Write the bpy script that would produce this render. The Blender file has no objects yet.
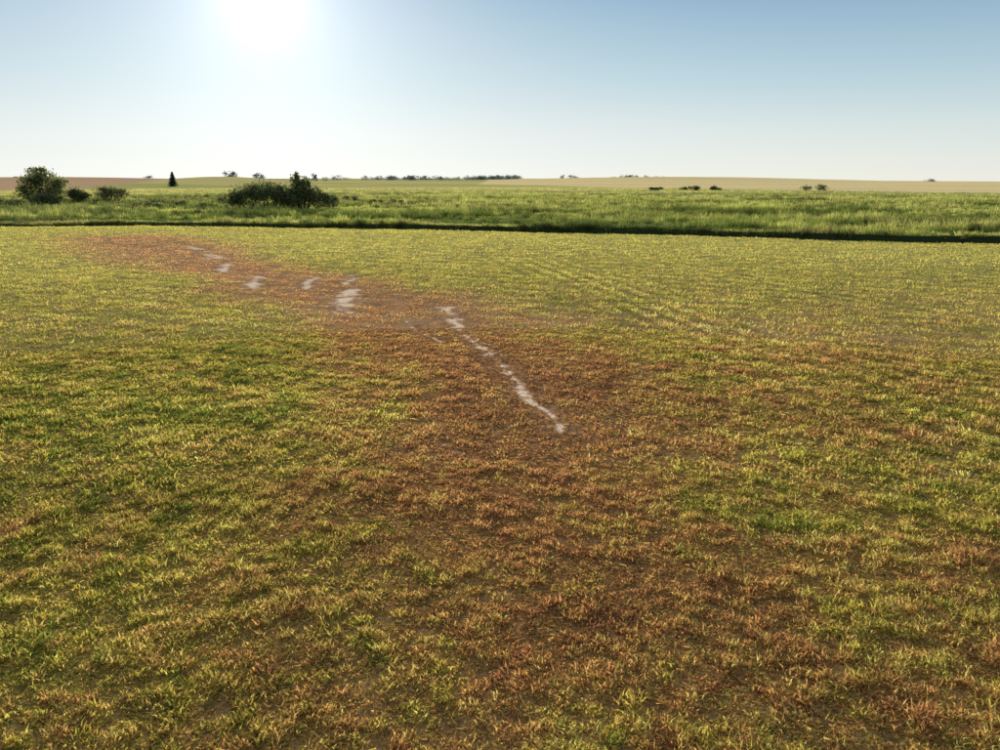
import bpy, math, numpy as np, time
from mathutils import Vector
T0=time.time()
rng=np.random.default_rng(7)
scene=bpy.context.scene
SUN_EL=11.7; SUN_AZ=-15.8   # azimuth from +Y, negative = towards -X
CAM_H=5.0

# ---------------------------------------------------------------- noise
LAT=np.random.default_rng(3).random((16,256,256))
def vn(x,y,s,seed):
    L=LAT[seed%16]; x=np.asarray(x)/s+seed*17.3; y=np.asarray(y)/s+seed*9.1
    xi=np.floor(x).astype(int); yi=np.floor(y).astype(int)
    fx=x-xi; fy=y-yi; fx=fx*fx*(3-2*fx); fy=fy*fy*(3-2*fy)
    a=L[xi%256,yi%256]; b=L[(xi+1)%256,yi%256]; c=L[xi%256,(yi+1)%256]; d=L[(xi+1)%256,(yi+1)%256]
    return (a*(1-fx)+b*fx)*(1-fy)+(c*(1-fx)+d*fx)*fy
def fbm(x,y,s,o,seed):
    t=0;a=1;n=0
    for i in range(o):
        t=t+a*vn(x,y,s/2**i,seed+i); n+=a; a*=.55
    return t/n
def ss(a,b,x):
    t=np.clip((x-a)/(b-a),0,1); return t*t*(3-2*t)
def mix(a,b,t):
    return a*(1-t)[...,None]+b*t[...,None]
C=lambda *v: np.array(v,float)

# ---------------------------------------------------------------- layout in metres
def edgeY(x): return np.interp(x,[-140,-53.8,-39,-10.3,9.4,25.8,39.7,120],[88,83.4,86,80.7,73.4,67.4,62.2,38])+1.3*(vn(x,x*0,9,4)-.5)+.6*(vn(x,x*0,2,7)-.5)
SW_Y=[0,6.6,8.4,11.5,17.2,25.7,32.4,39,48.6,64.9,76]
SW_X=[-.6,-.4,.2,.8,.6,-2.7,-6.1,-10.9,-18.8,-29.6,-37]
SW_W=[3.4,3.7,4.1,4.2,4.3,4.8,4.9,4.9,6.0,6.8,4]
def swath(x,y):
    c=np.interp(y,SW_Y,SW_X); w=np.interp(y,SW_Y,SW_W)
    w=w*(1+1.0*(fbm(x,y,5,3,1)-.5)*2*.6)
    d=np.abs(x-c+1.6*(fbm(x,y,7,2,5)-.5))/w
    v=(1-ss(.2,1.8,d))*(1-ss(68,76,y))
    return v*(.66+.34*ss(8,16,y))
def seg(x,y,x0,y0,x1,y1):
    dx,dy=x1-x0,y1-y0; t=np.clip(((x-x0)*dx+(y-y0)*dy)/(dx*dx+dy*dy),0,1)
    return np.hypot(x-x0-t*dx,y-y0-t*dy)
SEGS=[(-2.1,30.6,-1.0,24.6,.17),(-1.0,24.6,.2,19.6,.10),(.2,19.6,.75,17.3,.09),(.75,17.0,1.15,14.8,.07),
      (-6.9,35.6,-6.2,29.6,.38),(-12.6,40.5,-11.9,36.0,.28),(-16.8,47.5,-15.2,42.0,.25),(-19.8,53.0,-18.6,50.5,.45),
      (-9.6,40,-9.2,35.8,.16),(-7.9,41.6,-7.5,37.5,.14),(-3.4,27.5,-1.9,23.5,.04),(-24,60,-22,57,.35)]
def bare(x,y,grow=0.):
    v=np.zeros_like(x)
    br=fbm(x,y,.5,4,8)*.6+.4*fbm(x,y,.16,2,3)
    for a in SEGS:
        d=seg(x+.4*(vn(x,y,1.6,2)-.5),y,*a[:4])-grow
        v=np.maximum(v,1-ss(a[4]*.3,a[4]*1.9,d+ (br-.42)*a[4]*8))
    return v
def edge_t(x,y): return y-edgeY(x)      # >0 = rough meadow
def terrain(x,y):
    r=np.hypot(x,y); e=edge_t(x,y)
    z=.28*(fbm(x,y,14,2,6)-.5)+.03*(fbm(x,y,1.1,2,9)-.5)*(1-ss(60,90,r))
    m=ss(0,4,e)
    z=z+m*(1-ss(200,400,r))*(.9*(fbm(x,y*2.2,16,3,3)-.5)-.1)
    z=z+ss(.4,1.5,e)*(1-ss(6,30,e)*.7)*(1-ss(200,400,r))*(.20+.26*ss(-35,5,x))
    z=z-.25*np.exp(-((e-.3)/.8)**2)
    far=ss(250,900,r)
    z=z-.006*np.maximum(0,x-420)*far
    z=z+far*(1.6*(fbm(x,y,420,2,11)-.5))
    z=z+6.6*np.exp(-((x+245)/55)**2-((y-700)/130)**2)
    z=z+7.0*np.exp(-((x+720)/260)**2-((y-1250)/200)**2)
    z=z+7.2*np.exp(-((x-300)/330)**2-((y-1400)/260)**2)
    return z
GRN=C(.165,.20,.045); YGR=C(.42,.38,.085); STR=C(.56,.43,.155); ORG=C(.46,.27,.115); DBR=C(.33,.18,.095)
def dryness(x,y):
    b=swath(x,y)
    n=fbm(x,y,3.2,4,2)
    base=.20+.24*ss(-3,7,x)*(1-ss(16,45,y)) +.17*(1-ss(7,13,y))
    base=np.minimum(base*(.35+1.3*n),.55)
    return np.clip(np.maximum(base,b*(.62+.62*n)),0,1)
def tracks(x,y):      # -1..1 bundle of mower / wheel lines
    t=(x-8.4)+(y-21)*.227+.25*np.sin(y*.12)
    reg=np.exp(-(t/2.6)**2)*(1-ss(42,58,y))*ss(9,14,y)
    t2=(x-16.5)+(y-30)*.36; reg2=np.exp(-(t2/2.2)**2)*(1-ss(55,68,y))*ss(18,22,y)*.7
    return reg*np.sin(t*2*math.pi/.98)*(.5+vn(x,y,3,4))+reg2*np.sin(t2*2*math.pi/1.1)*(.5+vn(x,y,4,4))
def rows(x,y):
    t=y+.42*x+1.6*np.sin(x*.06)
    return .5+.5*np.sin(t*2*math.pi/(1.9)+3*vn(x,y,9,5))*(.4+.9*vn(x,y*1.,14,6))
def gold_edge(x): return np.interp(x,[-400,-60,-20,62,170,420],[5e4,5e4,700,440,262,150])
def brown_in(x,y):
    return ss(-12,12,-201-(y-320)*.236-x)*ss(300,312,y+.05*x)
def groundcol(x,y):
    e=edge_t(x,y); r=np.hypot(x,y)
    d=dryness(x,y)
    col=mix(C(.31,.25,.075),C(.42,.235,.12),np.clip(d*1.3,0,1))
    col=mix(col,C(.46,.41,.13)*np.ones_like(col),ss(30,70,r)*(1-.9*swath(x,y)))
    col*= ((1-.2*tracks(x,y)-.15*rows(x,y))*(.6+.8*fbm(x,y,.3,2,12)))[...,None]
    bm=bare(x,y)*(r<75)
    col=mix(col,C(1.05,.72,.50)*np.ones_like(col),bm)
    n=fbm(x,y*2.5,30,4,7)
    mead=mix(C(.10,.13,.035)*np.ones_like(col),C(.30,.32,.10)*np.ones_like(col),ss(.35,.62,n))
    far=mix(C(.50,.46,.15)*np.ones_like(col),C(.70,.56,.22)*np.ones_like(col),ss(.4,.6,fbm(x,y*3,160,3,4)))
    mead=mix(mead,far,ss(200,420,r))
    mead=mix(mead,C(.03,.04,.015)*np.ones_like(col),(1-ss(1.5,3,e)))  # shadow along the field edge painted into the ground colour
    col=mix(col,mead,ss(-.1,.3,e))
    bw=brown_in(x,y); col=mix(col,C(.64,.40,.23)*np.ones_like(col),bw)
    g=ss(0,14,y-gold_edge(x))
    gc=mix(C(1.05,.72,.32)*np.ones_like(col),C(.86,.66,.34)*np.ones_like(col),ss(.45,.6,fbm(x,y*3,260,2,9)))
    col=mix(col,gc,g*(e>0))
    return col

# ---------------------------------------------------------------- materials
def newmat(name):
    m=bpy.data.materials.new(name); m.use_nodes=True; nt=m.node_tree; nt.nodes.clear()
    return m,nt,nt.nodes,nt.links
def leafmat(name,transl=.5,const=(1,1,1),gain=1.0):
    m,nt,N,L=newmat(name)
    out=N.new('ShaderNodeOutputMaterial')
    sh=N.new('ShaderNodeAttribute'); sh.attribute_name='shade'
    def mul(c):
        v=N.new('ShaderNodeVectorMath'); v.operation='MULTIPLY'; L.new(sh.outputs['Color'],v.inputs[0]); v.inputs[1].default_value=c; return v.outputs[0]
    d=N.new('ShaderNodeBsdfDiffuse'); t=N.new('ShaderNodeBsdfTranslucent')
    L.new(mul(const),d.inputs[0]); L.new(mul((const[0]*1.6*gain,const[1]*1.52*gain,const[2]*1.15*gain)),t.inputs[0])
    mx=N.new('ShaderNodeMixShader'); mx.inputs[0].default_value=transl
    L.new(d.outputs[0],mx.inputs[1]); L.new(t.outputs[0],mx.inputs[2]); L.new(mx.outputs[0],out.inputs[0])
    return m
M_grass=leafmat('grass_blades',.6)
M_mead=leafmat('meadow_blades',.5)
m,nt,N,L=newmat('field_soil'); M_ground=m
out=N.new('ShaderNodeOutputMaterial'); b=N.new('ShaderNodeBsdfDiffuse')
vc=N.new('ShaderNodeAttribute'); vc.attribute_name='Col'
geo=N.new('ShaderNodeNewGeometry')
n1=N.new('ShaderNodeTexNoise'); n1.inputs['Scale'].default_value=9; n1.inputs['Detail'].default_value=4; n1.inputs['Roughness'].default_value=.8
L.new(geo.outputs['Position'],n1.inputs['Vector'])
r1=N.new('ShaderNodeMapRange'); r1.inputs[1].default_value=.35; r1.inputs[2].default_value=.65; r1.inputs[3].default_value=.6; r1.inputs[4].default_value=1.25
L.new(n1.outputs[0],r1.inputs[0])
vm=N.new('ShaderNodeVectorMath'); vm.operation='SCALE'; L.new(vc.outputs['Color'],vm.inputs[0]); L.new(r1.outputs[0],vm.inputs[3])
vmn=N.new('ShaderNodeVectorMath'); vmn.operation='MINIMUM'; L.new(vm.outputs[0],vmn.inputs[0]); vmn.inputs[1].default_value=(.95,.95,.95)
L.new(vmn.outputs[0],b.inputs['Color']); b.inputs['Roughness'].default_value=0
L.new(b.outputs[0],out.inputs[0])

# ---------------------------------------------------------------- ground sheet (polar grid, out to the horizon)
rad=[0.5]
while rad[-1]<9000:
    r=rad[-1]; k=1.12 if r<4 else (1.0065 if r<95 else (1.012 if r<700 else 1.03)); rad.append(r*k)
rad=np.array(rad)
ang=np.concatenate([np.arange(-180,-46,4.),np.arange(-46,46,.2),np.arange(46,180,4.)])*math.pi/180
R,A=np.meshgrid(rad,ang,indexing='ij'); X=(R*np.sin(A)).ravel(); Y=(R*np.cos(A)).ravel()
X=np.append(X,0.); Y=np.append(Y,0.)
Z=terrain(X,Y)
nr,na=len(rad),len(ang)
i=np.arange(nr-1)[:,None]; j=np.arange(na)[None,:]; jn=(j+1)%na
F=np.stack([i*na+j,i*na+jn,(i+1)*na+jn,(i+1)*na+j],-1).reshape(-1,4)
F=F[:,::-1]
T=np.stack([np.full(na,nr*na),np.arange(na),(np.arange(na)+1)%na],-1)[:,::-1]
def npmesh(name,V,polys,colname,col,mat,smooth=False):
    me=bpy.data.meshes.new(name); me.vertices.add(len(V)); me.vertices.foreach_set('co',V.astype(np.float32).ravel())
    loops=np.concatenate([p.ravel() for p in polys]).astype(np.int32); me.loops.add(len(loops)); me.loops.foreach_set('vertex_index',loops)
    st=[];o=0
    for p in polys:
        st.append(o+np.arange(len(p))*p.shape[1]); o+=p.size
    st=np.concatenate(st).astype(np.int32); me.polygons.add(len(st)); me.polygons.foreach_set('loop_start',st)
    me.update(calc_edges=True)
    me.polygons.foreach_set('use_smooth',np.full(len(st),smooth))
    ca=me.attributes.new(colname,'FLOAT_COLOR','POINT'); ca.data.foreach_set('color',np.concatenate([col,np.ones((len(V),1))],1).astype(np.float32).ravel())
    me.materials.append(mat); o=bpy.data.objects.new(name,me); scene.collection.objects.link(o); return o
gob=npmesh('ground',np.stack([X,Y,Z],-1),[F,T],'Col',groundcol(X,Y),M_ground,True)
if gob.data.polygons[5000].normal.z<0: gob.data.flip_normals(); print('flipped')

# ---------------------------------------------------------------- grass blades
def wedge(r0,r1,dens,half=44):
    n=int(dens*(r1*r1-r0*r0)*math.radians(half)); r=np.sqrt(rng.uniform(r0*r0,r1*r1,n)); a=np.radians(rng.uniform(-half,half,n))
    return r*np.sin(a),r*np.cos(a)
class Blades:
    def __init__(s): s.V=[];s.Q=[];s.T=[];s.C=[];s.n=0
    def add(s,P,nb,rad,h,w,lean,tint,two,dry=.2):
        n=len(P)*nb; b=np.repeat(P,nb,0); h=np.repeat(h,nb); rad=np.repeat(np.broadcast_to(rad,len(P)),nb); tint=np.repeat(tint,nb,0)
        a=rng.random(n)*6.283; rr=rad*np.sqrt(rng.random(n)); b=b+np.stack([rr*np.cos(a),rr*np.sin(a),np.full(n,-.01)],-1)
        hh=h*rng.uniform(.4,1.2,n); le=(lean*rng.uniform(.3,1.3,n)); la=rng.random(n)*6.283
        d=np.stack([np.cos(la),np.sin(la),0*la],-1); fa=rng.random(n)*6.283
        sd=np.stack([np.cos(fa),np.sin(fa),0*fa],-1)*(w*rng.uniform(.6,1.4,n)/2)[:,None]
        up=np.array([0,0,1.])
        t=b+up*(hh*(1-.3*le))[:,None]+d*(le*hh)[:,None]
        c=rng.uniform(.65,1.35,n)[:,None]*np.ones((1,3)); dm=rng.random(n)<dry; c[dm]*=np.array([1.5,1.2,1.3]); c=c*tint
        if two:
            m=b+up*(hh*.6)[:,None]+d*(le*hh*.35)[:,None]
            V=np.stack([b-sd,b+sd,m+sd*.8,m-sd*.8,t],1).reshape(-1,3); i=np.arange(n)[:,None]*5+s.n
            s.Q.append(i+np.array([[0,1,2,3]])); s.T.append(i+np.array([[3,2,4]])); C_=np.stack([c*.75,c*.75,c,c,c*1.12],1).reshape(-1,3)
        else:
            V=np.stack([b-sd,b+sd,t+sd*.3,t-sd*.3],1).reshape(-1,3); i=np.arange(n)[:,None]*4+s.n
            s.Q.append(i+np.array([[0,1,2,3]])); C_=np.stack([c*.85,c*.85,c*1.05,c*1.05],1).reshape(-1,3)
        s.V.append(V); s.C.append(C_); s.n+=len(V)
    def litter(s,P,L_,w,tint):      # cut straw lying on the soil
        n=len(P); a=rng.random(n)*6.283; l=L_*rng.uniform(.4,1.3,n)/2; ww=w*rng.uniform(.6,1.5,n)/2
        d=np.stack([np.cos(a)*l,np.sin(a)*l,rng.normal(0,.22,n)*l],-1); p=np.stack([-np.sin(a)*ww,np.cos(a)*ww,rng.normal(0,.5,n)*ww],-1)
        c=P+np.array([0,0,.012])+np.array([0,0,1.])*rng.uniform(0,.02,n)[:,None]
        V=np.stack([c-d-p,c+d-p,c+d+p,c-d+p],1).reshape(-1,3); i=np.arange(n)[:,None]*4+s.n
        s.Q.append(i+np.array([[0,1,2,3]])); s.V.append(V); s.C.append(np.repeat(tint,4,0)); s.n+=len(V)
    def build(s,name,mat):
        polys=[np.concatenate(s.Q)]+([np.concatenate(s.T)] if s.T else [])
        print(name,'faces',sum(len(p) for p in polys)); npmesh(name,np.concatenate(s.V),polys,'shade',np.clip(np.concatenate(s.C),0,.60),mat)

B=Blades()
def P3(x,y,o=0): return np.stack([x,y,terrain(x,y)+o],-1)
keys=np.array([0,.22,.5,.75,1.]); cols=np.array([GRN,YGR,STR*.85,ORG,DBR])
for r0,r1,dn,nb,rd,h0,w0,le,two in [(3.5,13,120,24,.09,.115,.0155,.95,True),(13,25,52,20,.14,.115,.022,.9,True),(25,50,20,10,.24,.095,.036,.85,False),(50,98,8,9,.36,.10,.06,.75,False)]:
    x,y=wedge(r0,r1,dn); sw=swath(x,y); tr=tracks(x,y); clump=fbm(x,y,.3 if r1<30 else .45,2,12)*.65+.35*fbm(x,y,.13,1,5); rw=rows(x,y); bg_=bare(x,y,.07)
    keep=(edge_t(x,y)<.2)&(rng.random(len(x))>bg_*1.2)&(rng.random(len(x))<.68+.9*ss(.32,.62,clump)-.2*sw-.25*tr)
    x,y,sw,tr,clump,rw,bg_=[v[keep] for v in (x,y,sw,tr,clump,rw,bg_)]
    n=len(x); far=ss(20,60,np.hypot(x,y)); nearb=bare(x,y,.4)
    pd=dryness(x,y)+.8*(fbm(x,y,.8,2,10)-.5)-.12*tr
    q=np.clip(pd+rng.normal(0,.17,n)*(1-.5*far),0,1)
    tint=np.stack([np.interp(q,keys,cols[:,c]) for c in range(3)],-1)
    patch=fbm(x,y,2.4,3,3)
    tint*=(rng.uniform(.7,1.25,n)*(1-.34*(rw-.5)*ss(8,30,y)-.45*tr)*(.65+.7*patch))[:,None]
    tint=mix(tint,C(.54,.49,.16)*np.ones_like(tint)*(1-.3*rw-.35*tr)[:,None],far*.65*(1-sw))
    tint=mix(tint,C(.52,.30,.18)*np.ones_like(tint),far*.65*sw)
    h=h0*rng.uniform(.6,1.3,n)*(.55+.8*ss(.34,.66,clump))*(1-.3*sw)*(1-.3*tr)*(1-.2*rw)*(1-.75*nearb)
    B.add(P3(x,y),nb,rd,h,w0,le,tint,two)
for r0,r1,dn,L_,w_ in [(3.5,13,900,.075,.010),(13,26,240,.10,.018)]:
    x,y=wedge(r0,r1,dn); k=rng.random(len(x))>bare(x,y)*.9; x=x[k];y=y[k]; n=len(x); d=dryness(x,y)
    q=np.clip(d*.85+.15+rng.normal(0,.2,n),0,1); t=np.stack([np.interp(q,keys,cols[:,c]) for c in range(3)],-1)*rng.uniform(.6,1.5,n)[:,None]
    B.litter(P3(x,y),L_,w_,t)
B.build('short_field_grass',M_grass)

B=Blades()
for r0,r1,dn,nb,rd,s,w0,hk in [(58,130,1.8,42,.45,1.,.045,1.),(130,230,.7,24,.7,1.35,.09,.8),(230,420,.2,18,1.1,2.2,.2,.34)]:
    x,y=wedge(r0,r1,dn,43); e=edge_t(x,y); nn=fbm(x,y*2.6,22,4,7); n2=fbm(x,y*3.,9,3,14)
    keep=(e>.5)&(y<gold_edge(x))&(brown_in(x,y)<.5)&(rng.random(len(x))<.35+.9*nn+.5*(e<5))
    x,y,e,nn,n2=[v[keep] for v in (x,y,e,nn,n2)]; n=len(x); r=np.hypot(x,y)
    tall=ss(.45,.7,n2)
    band=np.exp(-((e-34-.12*x-3*(vn(x,y,30,3)-.5))/2.2)**2)*ss(-12,5,x)*(1-ss(45,60,x))
    band2=np.exp(-((e-58+.1*x)/3)**2)*ss(-20,10,x)
    band3=np.exp(-((e-19-.05*x-4*(vn(x,y,24,6)-.5))/1.6)**2)*ss(-30,-10,x)*ss(.35,.6,vn(x,y,18,2))
    weeds=ss(.50,.62,fbm(x,y*1.6,7,3,6))*(.35+.65*(1-ss(-42,-22,x)))*(r<230)*(e>9)
    tint=mix(C(.13,.175,.045)*np.ones((n,3)),C(.47,.49,.15)*np.ones((n,3)),np.clip(ss(.36,.54,nn)+rng.normal(0,.22,n),0,1))
    tint=mix(tint,C(.46,.37,.18)*np.ones((n,3)),ss(.54,.68,fbm(x,y*2.5,28,3,1))*.45)
    tint=mix(tint,C(.06,.09,.03)*np.ones((n,3)),ss(.54,.64,fbm(x,y*4,18,3,8))*.8)
    tint=mix(tint,C(.085,.11,.045)*np.ones((n,3)),weeds*.8)
    tint=mix(tint,C(.04,.06,.015)*np.ones((n,3)),np.clip(band+.6*band2+.7*band3,0,1)*.85)
    fe=1-ss(1.2,2.4,e); tint=mix(tint,C(.05,.065,.022)*np.ones((n,3)),fe*.95)  # front row tinted dark: its shaded side is painted into the colour
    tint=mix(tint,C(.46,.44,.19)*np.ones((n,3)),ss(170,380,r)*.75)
    tint*=rng.uniform(.7,1.25,n)[:,None]
    hz=hk*.62*s**.4*(.5+1.0*tall+.7*band+.4*band2+.5*band3+.7*weeds)*rng.uniform(.65,1.35,n)*(1-.3*fe)*(1-.45*(1-ss(-45,-20,x))*(e<12))
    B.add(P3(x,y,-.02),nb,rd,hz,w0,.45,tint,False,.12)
B.build('tall_meadow_grass',M_mead)
print('t grass',time.time()-T0)

# ---------------------------------------------------------------- bushes and trees
def mesh_from(name,V,Fc,shade,mat):
    me=bpy.data.meshes.new(name); me.from_pydata([tuple(v) for v in V],[],Fc); 
    a=me.attributes.new('shade','FLOAT_COLOR','POINT'); s=np.ones((len(V),4)); s[:,:3]=shade; a.data.foreach_set('color',s.ravel())
    me.materials.append(mat); me.update(); return me
m,nt,N,L=newmat('bark'); M_bark=m
out=N.new('ShaderNodeOutputMaterial'); b=N.new('ShaderNodeBsdfPrincipled'); nz=N.new('ShaderNodeTexNoise'); nz.inputs['Scale'].default_value=8
cr=N.new('ShaderNodeValToRGB'); cr.color_ramp.elements[0].color=(.05,.035,.025,1); cr.color_ramp.elements[1].color=(.16,.12,.09,1)
L.new(nz.outputs[0],cr.inputs[0]); L.new(cr.outputs[0],b.inputs['Base Color']); b.inputs['Roughness'].default_value=.9; L.new(b.outputs[0],out.inputs[0])
M_leaf=leafmat('leaf_green',.45,(.22,.235,.11)); M_leafd=leafmat('leaf_dark',.45,(.16,.18,.09)); M_olive=leafmat('leaf_olive',.45,(.25,.25,.13))
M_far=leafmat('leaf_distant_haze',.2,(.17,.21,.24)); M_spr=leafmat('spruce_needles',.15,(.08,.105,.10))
def limb(V,Fc,a,b,ra,rb,n=6):
    a=np.array(a,float);b=np.array(b,float);d=b-a;d/=np.linalg.norm(d)+1e-9;u=np.cross(d,[.3,.9,.1]);u/=np.linalg.norm(u);v=np.cross(d,u);s=len(V)
    for p,r in((a,ra),(b,rb)):
        for k in range(n):
            t=6.283*k/n; V.append(p+r*(u*math.cos(t)+v*math.sin(t)))
    for k in range(n): Fc.append((s+k,s+(k+1)%n,s+n+(k+1)%n,s+n+k))
def leaves(V,Fc,S,centers,radii,count,size,q,zmin=.1):
    centers=np.array(centers);radii=np.array(radii); pr=(radii.prod(1))**.75; pr/=pr.sum()
    ci=q.choice(len(centers),count,p=pr)
    for k in ci:
        d=q.normal(size=3); d/=np.linalg.norm(d); rr=q.random()**.4*(1+.18*q.normal()); p=centers[k]+d*radii[k]*rr
        if p[2]<zmin: p[2]=zmin+q.random()*.3
        nrm=q.normal(size=3); nrm/=np.linalg.norm(nrm); u=np.cross(nrm,q.normal(size=3)); u/=np.linalg.norm(u); v=np.cross(nrm,u)
        s=size*(.5+q.random()); n=len(V); V+=[p-u*s,p-v*s*.55,p+u*s,p+v*s*.55]; Fc.append((n,n+1,n+2,n+3))
        c=(.6+.7*q.random())*(.75+.4*(k%3)/2); S+=[(c,c,c*.95)]*4
def unit(q):
    d=q.normal(size=3); return d/np.linalg.norm(d)
def plant(name,loc,lobes,count,size,mat,seed,stems=6,sc=1.):
    q=np.random.default_rng(seed); tz=float(terrain(np.array([loc[0]]),np.array([loc[1]]))[0])
    root=bpy.data.objects.new(name,None); root.location=(loc[0],loc[1],tz); root.scale=(sc,sc,sc); scene.collection.objects.link(root)
    V=[];Fc=[];S=[]
    c=[l[:3] for l in lobes]; r=[l[3:] for l in lobes]
    c2=list(c); r2=list(r)
    for a,b in zip(c,r):
        for k in range(5):
            d=q.normal(size=3); d/=np.linalg.norm(d); d[2]=abs(d[2])*.9-.1
            c2.append(tuple(np.array(a)+d*np.array(b)*.9)); r2.append(tuple(np.array(b)*q.uniform(.22,.42)))
    leaves(V,Fc,S,c2,r2,count,size,q)
    o=bpy.data.objects.new('foliage',mesh_from(name+'_foliage',V,Fc,np.array(S),mat)); scene.collection.objects.link(o); o.parent=root
    V=[];Fc=[]
    for k in range(len(c)):
        a=np.array(c[k]); 
        for t in range(max(1,stems//2)):
            base=np.array([a[0]*.5+q.normal()*.15,a[1]*.5+q.normal()*.15,-.1]) 
            end=a+unit(q)*np.array(r[k])*.45; mid=(base+end)/2+q.normal(size=3)*.15; mid[2]=max(mid[2],.3)
            rr=.05+.02*a[2]; limb(V,Fc,base,mid,rr,rr*.65); limb(V,Fc,mid,end,rr*.65,rr*.2)
            for w in range(3):
                e2=end+unit(q)*np.array(r[k])*.4; limb(V,Fc,mid*.4+end*.6,e2,rr*.3,rr*.08,4)
    me=bpy.data.meshes.new(name+'_stems'); me.from_pydata([tuple(v) for v in V],[],Fc); me.materials.append(M_bark)
    o=bpy.data.objects.new('stems',me); scene.collection.objects.link(o); o.parent=root
    return root
def W(px,dist): return ((px-500)/795*(dist+1.3),dist)
plant('tree',W(42,160),[(-1.6,0,3.4,2.1,1.8,1.7),(1.2,.3,3.6,2.3,2,1.9),(0,-.2,5.0,2.0,1.8,1.2),(-2.9,0,2.0,1.5,1.5,1.3),(2.9,0,2.1,1.7,1.6,1.5),(3.6,.2,3.6,1.2,1.1,.9),(0,0,1.4,3.0,2,1.2)],5200,.2,M_leaf,11,sc=1.17)
plant('bush',W(78,165),[(0,0,1.3,1.7,1.5,1.3),(-.6,0,1.9,1.1,1,.9),(.9,0,1.1,1.3,1.2,1.0)],1800,.18,M_leafd,12,sc=1.15)
plant('bush',W(48,150),[(0,0,1.0,1.9,1.3,1.1),(1.3,0,.8,1.3,1.2,.8),(-1.6,0,.9,1.3,1.2,.9)],1600,.18,M_leafd,13,sc=1.2)
plant('bush',W(111,170),[(-1.4,0,1.5,1.9,1.5,1.3),(1.4,0,1.3,2.0,1.5,1.2),(0,0,1.9,1.6,1.4,1.1)],2200,.18,M_olive,14,sc=1.15)
plant('willow_thicket',W(265,132),[(-4.6,0,1.4,1.7,1.6,1.4),(-2.6,0,2.0,2.2,1.9,1.8),(-.2,.4,2.5,2.5,2.1,1.8),(2.2,0,2.0,2.2,2,1.7),(4.0,0,1.5,1.8,1.7,1.4)],7500,.17,M_leafd,15,sc=1.12)
plant('willow_bush',W(301,133),[(0,0,2.0,1.6,1.5,1.9),(-.5,0,3.8,.8,.7,1.2),(.6,.2,3.3,.8,.8,1.0),(2.0,0,1.6,1.7,1.5,1.5),(4.0,0,1.0,1.6,1.4,1.0),(-1.9,0,1.6,1.4,1.4,1.4)],5500,.16,M_leafd,16,sc=1.18)
k=20
for px,dd,s,mt in [(8,140,.9,M_leafd),(125,135,.7,M_olive),(150,140,.65,M_olive),(180,140,.6,M_olive),(206,138,.5,M_leafd),(228,150,.7,M_olive),(375,150,.5,M_leafd),(395,152,.45,M_leafd),(440,150,.45,M_olive),(350,175,.6,M_olive),(690,330,1.0,M_leafd),(655,340,.8,M_leafd),(715,335,.9,M_leafd),(815,320,1.3,M_leafd)]:
    k+=1; q=np.random.default_rng(k); 
    lob=[(q.uniform(-1.6,1.6)*s*1.9,q.uniform(-1,1)*s,q.uniform(.5,1.1)*s,q.uniform(1.2,1.9)*s,1.3*s,q.uniform(.6,1.1)*s) for _ in range(5)]
    plant('shrub',W(px,dd),lob,800,.16*max(1,dd/200),mt,k,stems=2)
def spruce(loc,H,seed):
    q=np.random.default_rng(seed); tz=float(terrain(np.array([loc[0]]),np.array([loc[1]]))[0])
    root=bpy.data.objects.new('spruce_tree',None); root.location=(loc[0],loc[1],tz); scene.collection.objects.link(root)
    V=[];Fc=[];limb(V,Fc,(0,0,-.2),(0,0,H),.03*H*.8,.02)
    V2=[];F2=[];S=[]
    for k in range(int(26)):
        z=H*(.05+.93*k/26); R=(H-z)*.46*q.uniform(.8,1.15)+.15
        for t in range(15):
            a=q.random()*6.283; d=np.array([math.cos(a),math.sin(a),0]); sidev=np.array([-d[1],d[0],0]); L_=R*q.uniform(.7,1.1)
            p=np.array([0,0,z]); limb(V,Fc,p,p+d*L_-np.array([0,0,L_*.25]),.04,.01,4)
            for s_ in range(5):
                f=(s_+.6)/5; c=p+d*L_*f-np.array([0,0,L_*.25*f*f]); w=.22*H/14*(2.2-f)*2; n=len(V2)
                dn=np.array([0,0,-w*.5*q.uniform(.5,1.4)])
                V2+=[c-sidev*w+dn,c-d*w*.7,c+sidev*w+dn,c+d*w*.9]; F2.append((n,n+1,n+2,n+3)); cc=.6+.7*q.random(); S+=[(cc,cc,cc)]*4
    me=bpy.data.meshes.new('trunk'); me.from_pydata([tuple(v) for v in V],[],Fc); me.materials.append(M_bark)
    o=bpy.data.objects.new('trunk_and_limbs',me); scene.collection.objects.link(o); o.parent=root
    o=bpy.data.objects.new('needles',mesh_from('needles',V2,F2,np.array(S),M_spr)); scene.collection.objects.link(o); o.parent=root
spruce(W(173,480),9.2,5)
q=np.random.default_rng(99); V=[];Fc=[];S=[]
def blobtree(px,d,h,w):
    x0,y0=W(px,d); z0=float(terrain(np.array([x0]),np.array([y0]))[0])
    c=[];r=[]
    for t in range(5):
        c.append((x0+q.normal()*w*.22,y0+q.normal()*w*.2,z0+h*q.uniform(.35,.75))); r.append((w*q.uniform(.2,.36),w*.3,h*q.uniform(.18,.3)))
    for t in range(3): c.append((x0+(t-1)*w*.3,y0,z0+h*.22)); r.append((w*.34,w*.3,h*.3))
    leaves(V,Fc,S,c,r,300,h*.075,q,z0)
for px,h,w in [(148,11,16),(228,17,16),(234,18,18),(256,16,14),(262,13,11),(306,11,10),(314,15,14),(325,8,10)]: blobtree(px,1500,h,w)
for px in list(np.concatenate([q.uniform(366,520,70),q.uniform(478,516,16),q.uniform(560,575,4),q.uniform(615,672,18),q.uniform(925,940,3),q.uniform(330,366,3)])): blobtree(px,q.uniform(1900,2300),q.uniform(7,15),q.uniform(12,28))
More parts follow.
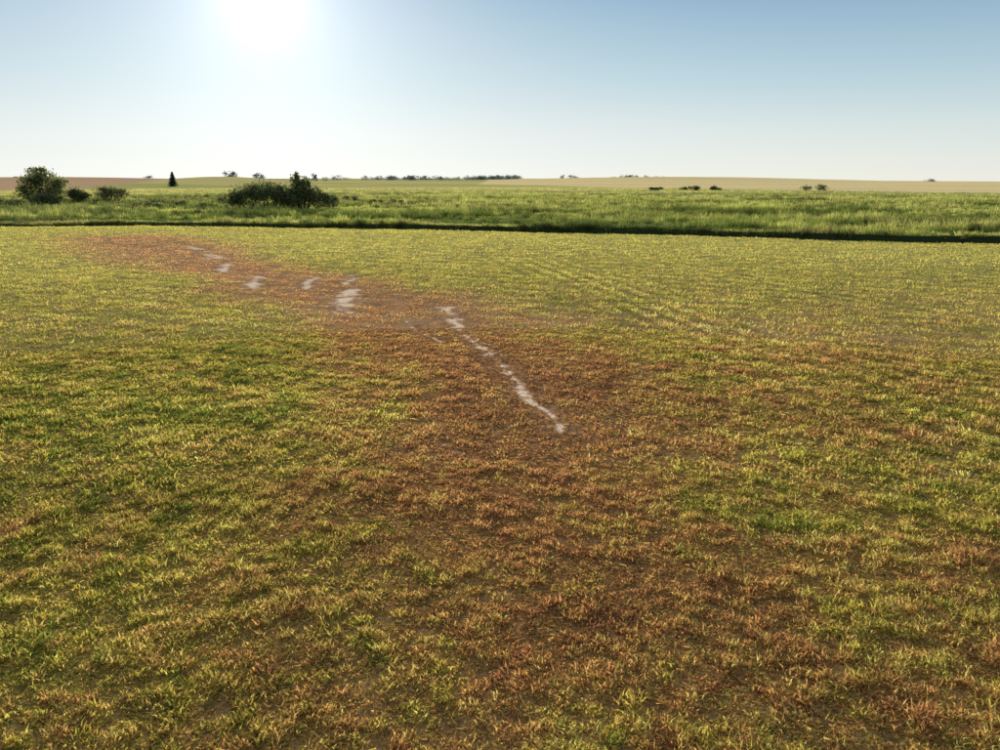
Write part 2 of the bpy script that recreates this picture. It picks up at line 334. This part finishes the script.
o=bpy.data.objects.new('distant_tree_line',mesh_from('distant_tree_line',V,Fc,np.array(S),M_far)); scene.collection.objects.link(o)

# ---------------------------------------------------------------- sun, sky
az=math.radians(SUN_AZ); el=math.radians(SUN_EL)
sd=Vector((math.sin(az)*math.cos(el),math.cos(az)*math.cos(el),math.sin(el)))
sl=bpy.data.lights.new('sun','SUN'); sl.energy=5; sl.angle=math.radians(.5); sl.color=(1,.94,.82)
so=bpy.data.objects.new('sun',sl); so.rotation_euler=sd.to_track_quat('Z','Y').to_euler(); scene.collection.objects.link(so)
w=bpy.data.worlds.new('World'); scene.world=w; w.use_nodes=True; nt=w.node_tree; N=nt.nodes; L=nt.links; N.clear()
def math_(op,a,b=None,c=None):
    n=N.new('ShaderNodeMath'); n.operation=op
    for k,v in enumerate((a,b,c)):
        if v is None: continue
        if isinstance(v,(int,float)): n.inputs[k].default_value=v
        else: L.new(v,n.inputs[k])
    return n.outputs[0]
out=N.new('ShaderNodeOutputWorld'); bg=N.new('ShaderNodeBackground'); sky=N.new('ShaderNodeTexSky'); sky.sky_type='NISHITA'; sky.sun_disc=False
sky.sun_elevation=el; sky.sun_rotation=az; sky.air_density=1.0; sky.dust_density=.3; sky.ozone_density=3; sky.altitude=300
tc=N.new('ShaderNodeTexCoord'); nrm=N.new('ShaderNodeVectorMath'); nrm.operation='NORMALIZE'; L.new(tc.outputs['Generated'],nrm.inputs[0])
sx=N.new('ShaderNodeSeparateXYZ'); L.new(nrm.outputs[0],sx.inputs[0])
elv=math_('MULTIPLY',math_('ARCSINE',sx.outputs['Z']),180/math.pi/90)
cr=N.new('ShaderNodeValToRGB'); L.new(elv,cr.inputs[0]); E=cr.color_ramp.elements
stops=[(0,(.82,.83,.78)),(3/90,(.67,.75,.745)),(6.5/90,(.44,.595,.67)),(12/90,(.20,.365,.53)),(25/90,(.30,.40,.50)),(1,(.40,.455,.50))]  # top stops, above the view, brightened as added fill light
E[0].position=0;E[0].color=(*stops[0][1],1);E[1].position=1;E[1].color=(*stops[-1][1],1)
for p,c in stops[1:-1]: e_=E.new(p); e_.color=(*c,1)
dt=N.new('ShaderNodeVectorMath'); dt.operation='DOT_PRODUCT'; L.new(nrm.outputs[0],dt.inputs[0]); dt.inputs[1].default_value=sd
th=math_('MULTIPLY',math_('ARCCOSINE',math_('MINIMUM',dt.outputs['Value'],.999999)),180/math.pi)
def ex(amp,s): return math_('MULTIPLY',math_('EXPONENT',math_('MULTIPLY',th,-1/s)),amp)
core=math_('MULTIPLY',math_('EXPONENT',math_('MULTIPLY',math_('POWER',math_('MULTIPLY',th,1/2.2),2),-1)),.3)
gl=math_('ADD',math_('ADD',ex(.72,5.2),ex(.30,22)),core)
gv=N.new('ShaderNodeVectorMath'); gv.operation='SCALE'; gv.inputs[0].default_value=(1,.95,.88); L.new(gl,gv.inputs[3])
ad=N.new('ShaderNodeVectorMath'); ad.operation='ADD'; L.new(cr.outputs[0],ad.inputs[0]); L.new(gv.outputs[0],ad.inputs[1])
nc=N.new('ShaderNodeVectorMath'); nc.operation='SCALE'; L.new(sky.outputs[0],nc.inputs[0]); nc.inputs[3].default_value=.12
nm=N.new('ShaderNodeVectorMath'); nm.operation='MINIMUM'; L.new(nc.outputs[0],nm.inputs[0]); nm.inputs[1].default_value=(.8,.8,.8)
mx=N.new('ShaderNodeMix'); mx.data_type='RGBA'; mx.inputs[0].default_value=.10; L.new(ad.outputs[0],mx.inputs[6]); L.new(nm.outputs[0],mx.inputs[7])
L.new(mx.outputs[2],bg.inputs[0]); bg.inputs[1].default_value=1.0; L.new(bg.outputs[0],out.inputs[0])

cam=bpy.data.cameras.new('camera'); cam.sensor_width=36; cam.lens=27.7; cam.clip_end=20000; cam.clip_start=.1
co=bpy.data.objects.new('camera',cam); co.location=(0,0,CAM_H); co.rotation_euler=(math.radians(90-14.35),0,0); scene.collection.objects.link(co); scene.camera=co
scene.view_settings.view_transform='Standard'; scene.view_settings.look='None'; scene.view_settings.exposure=0
print('t total',time.time()-T0)
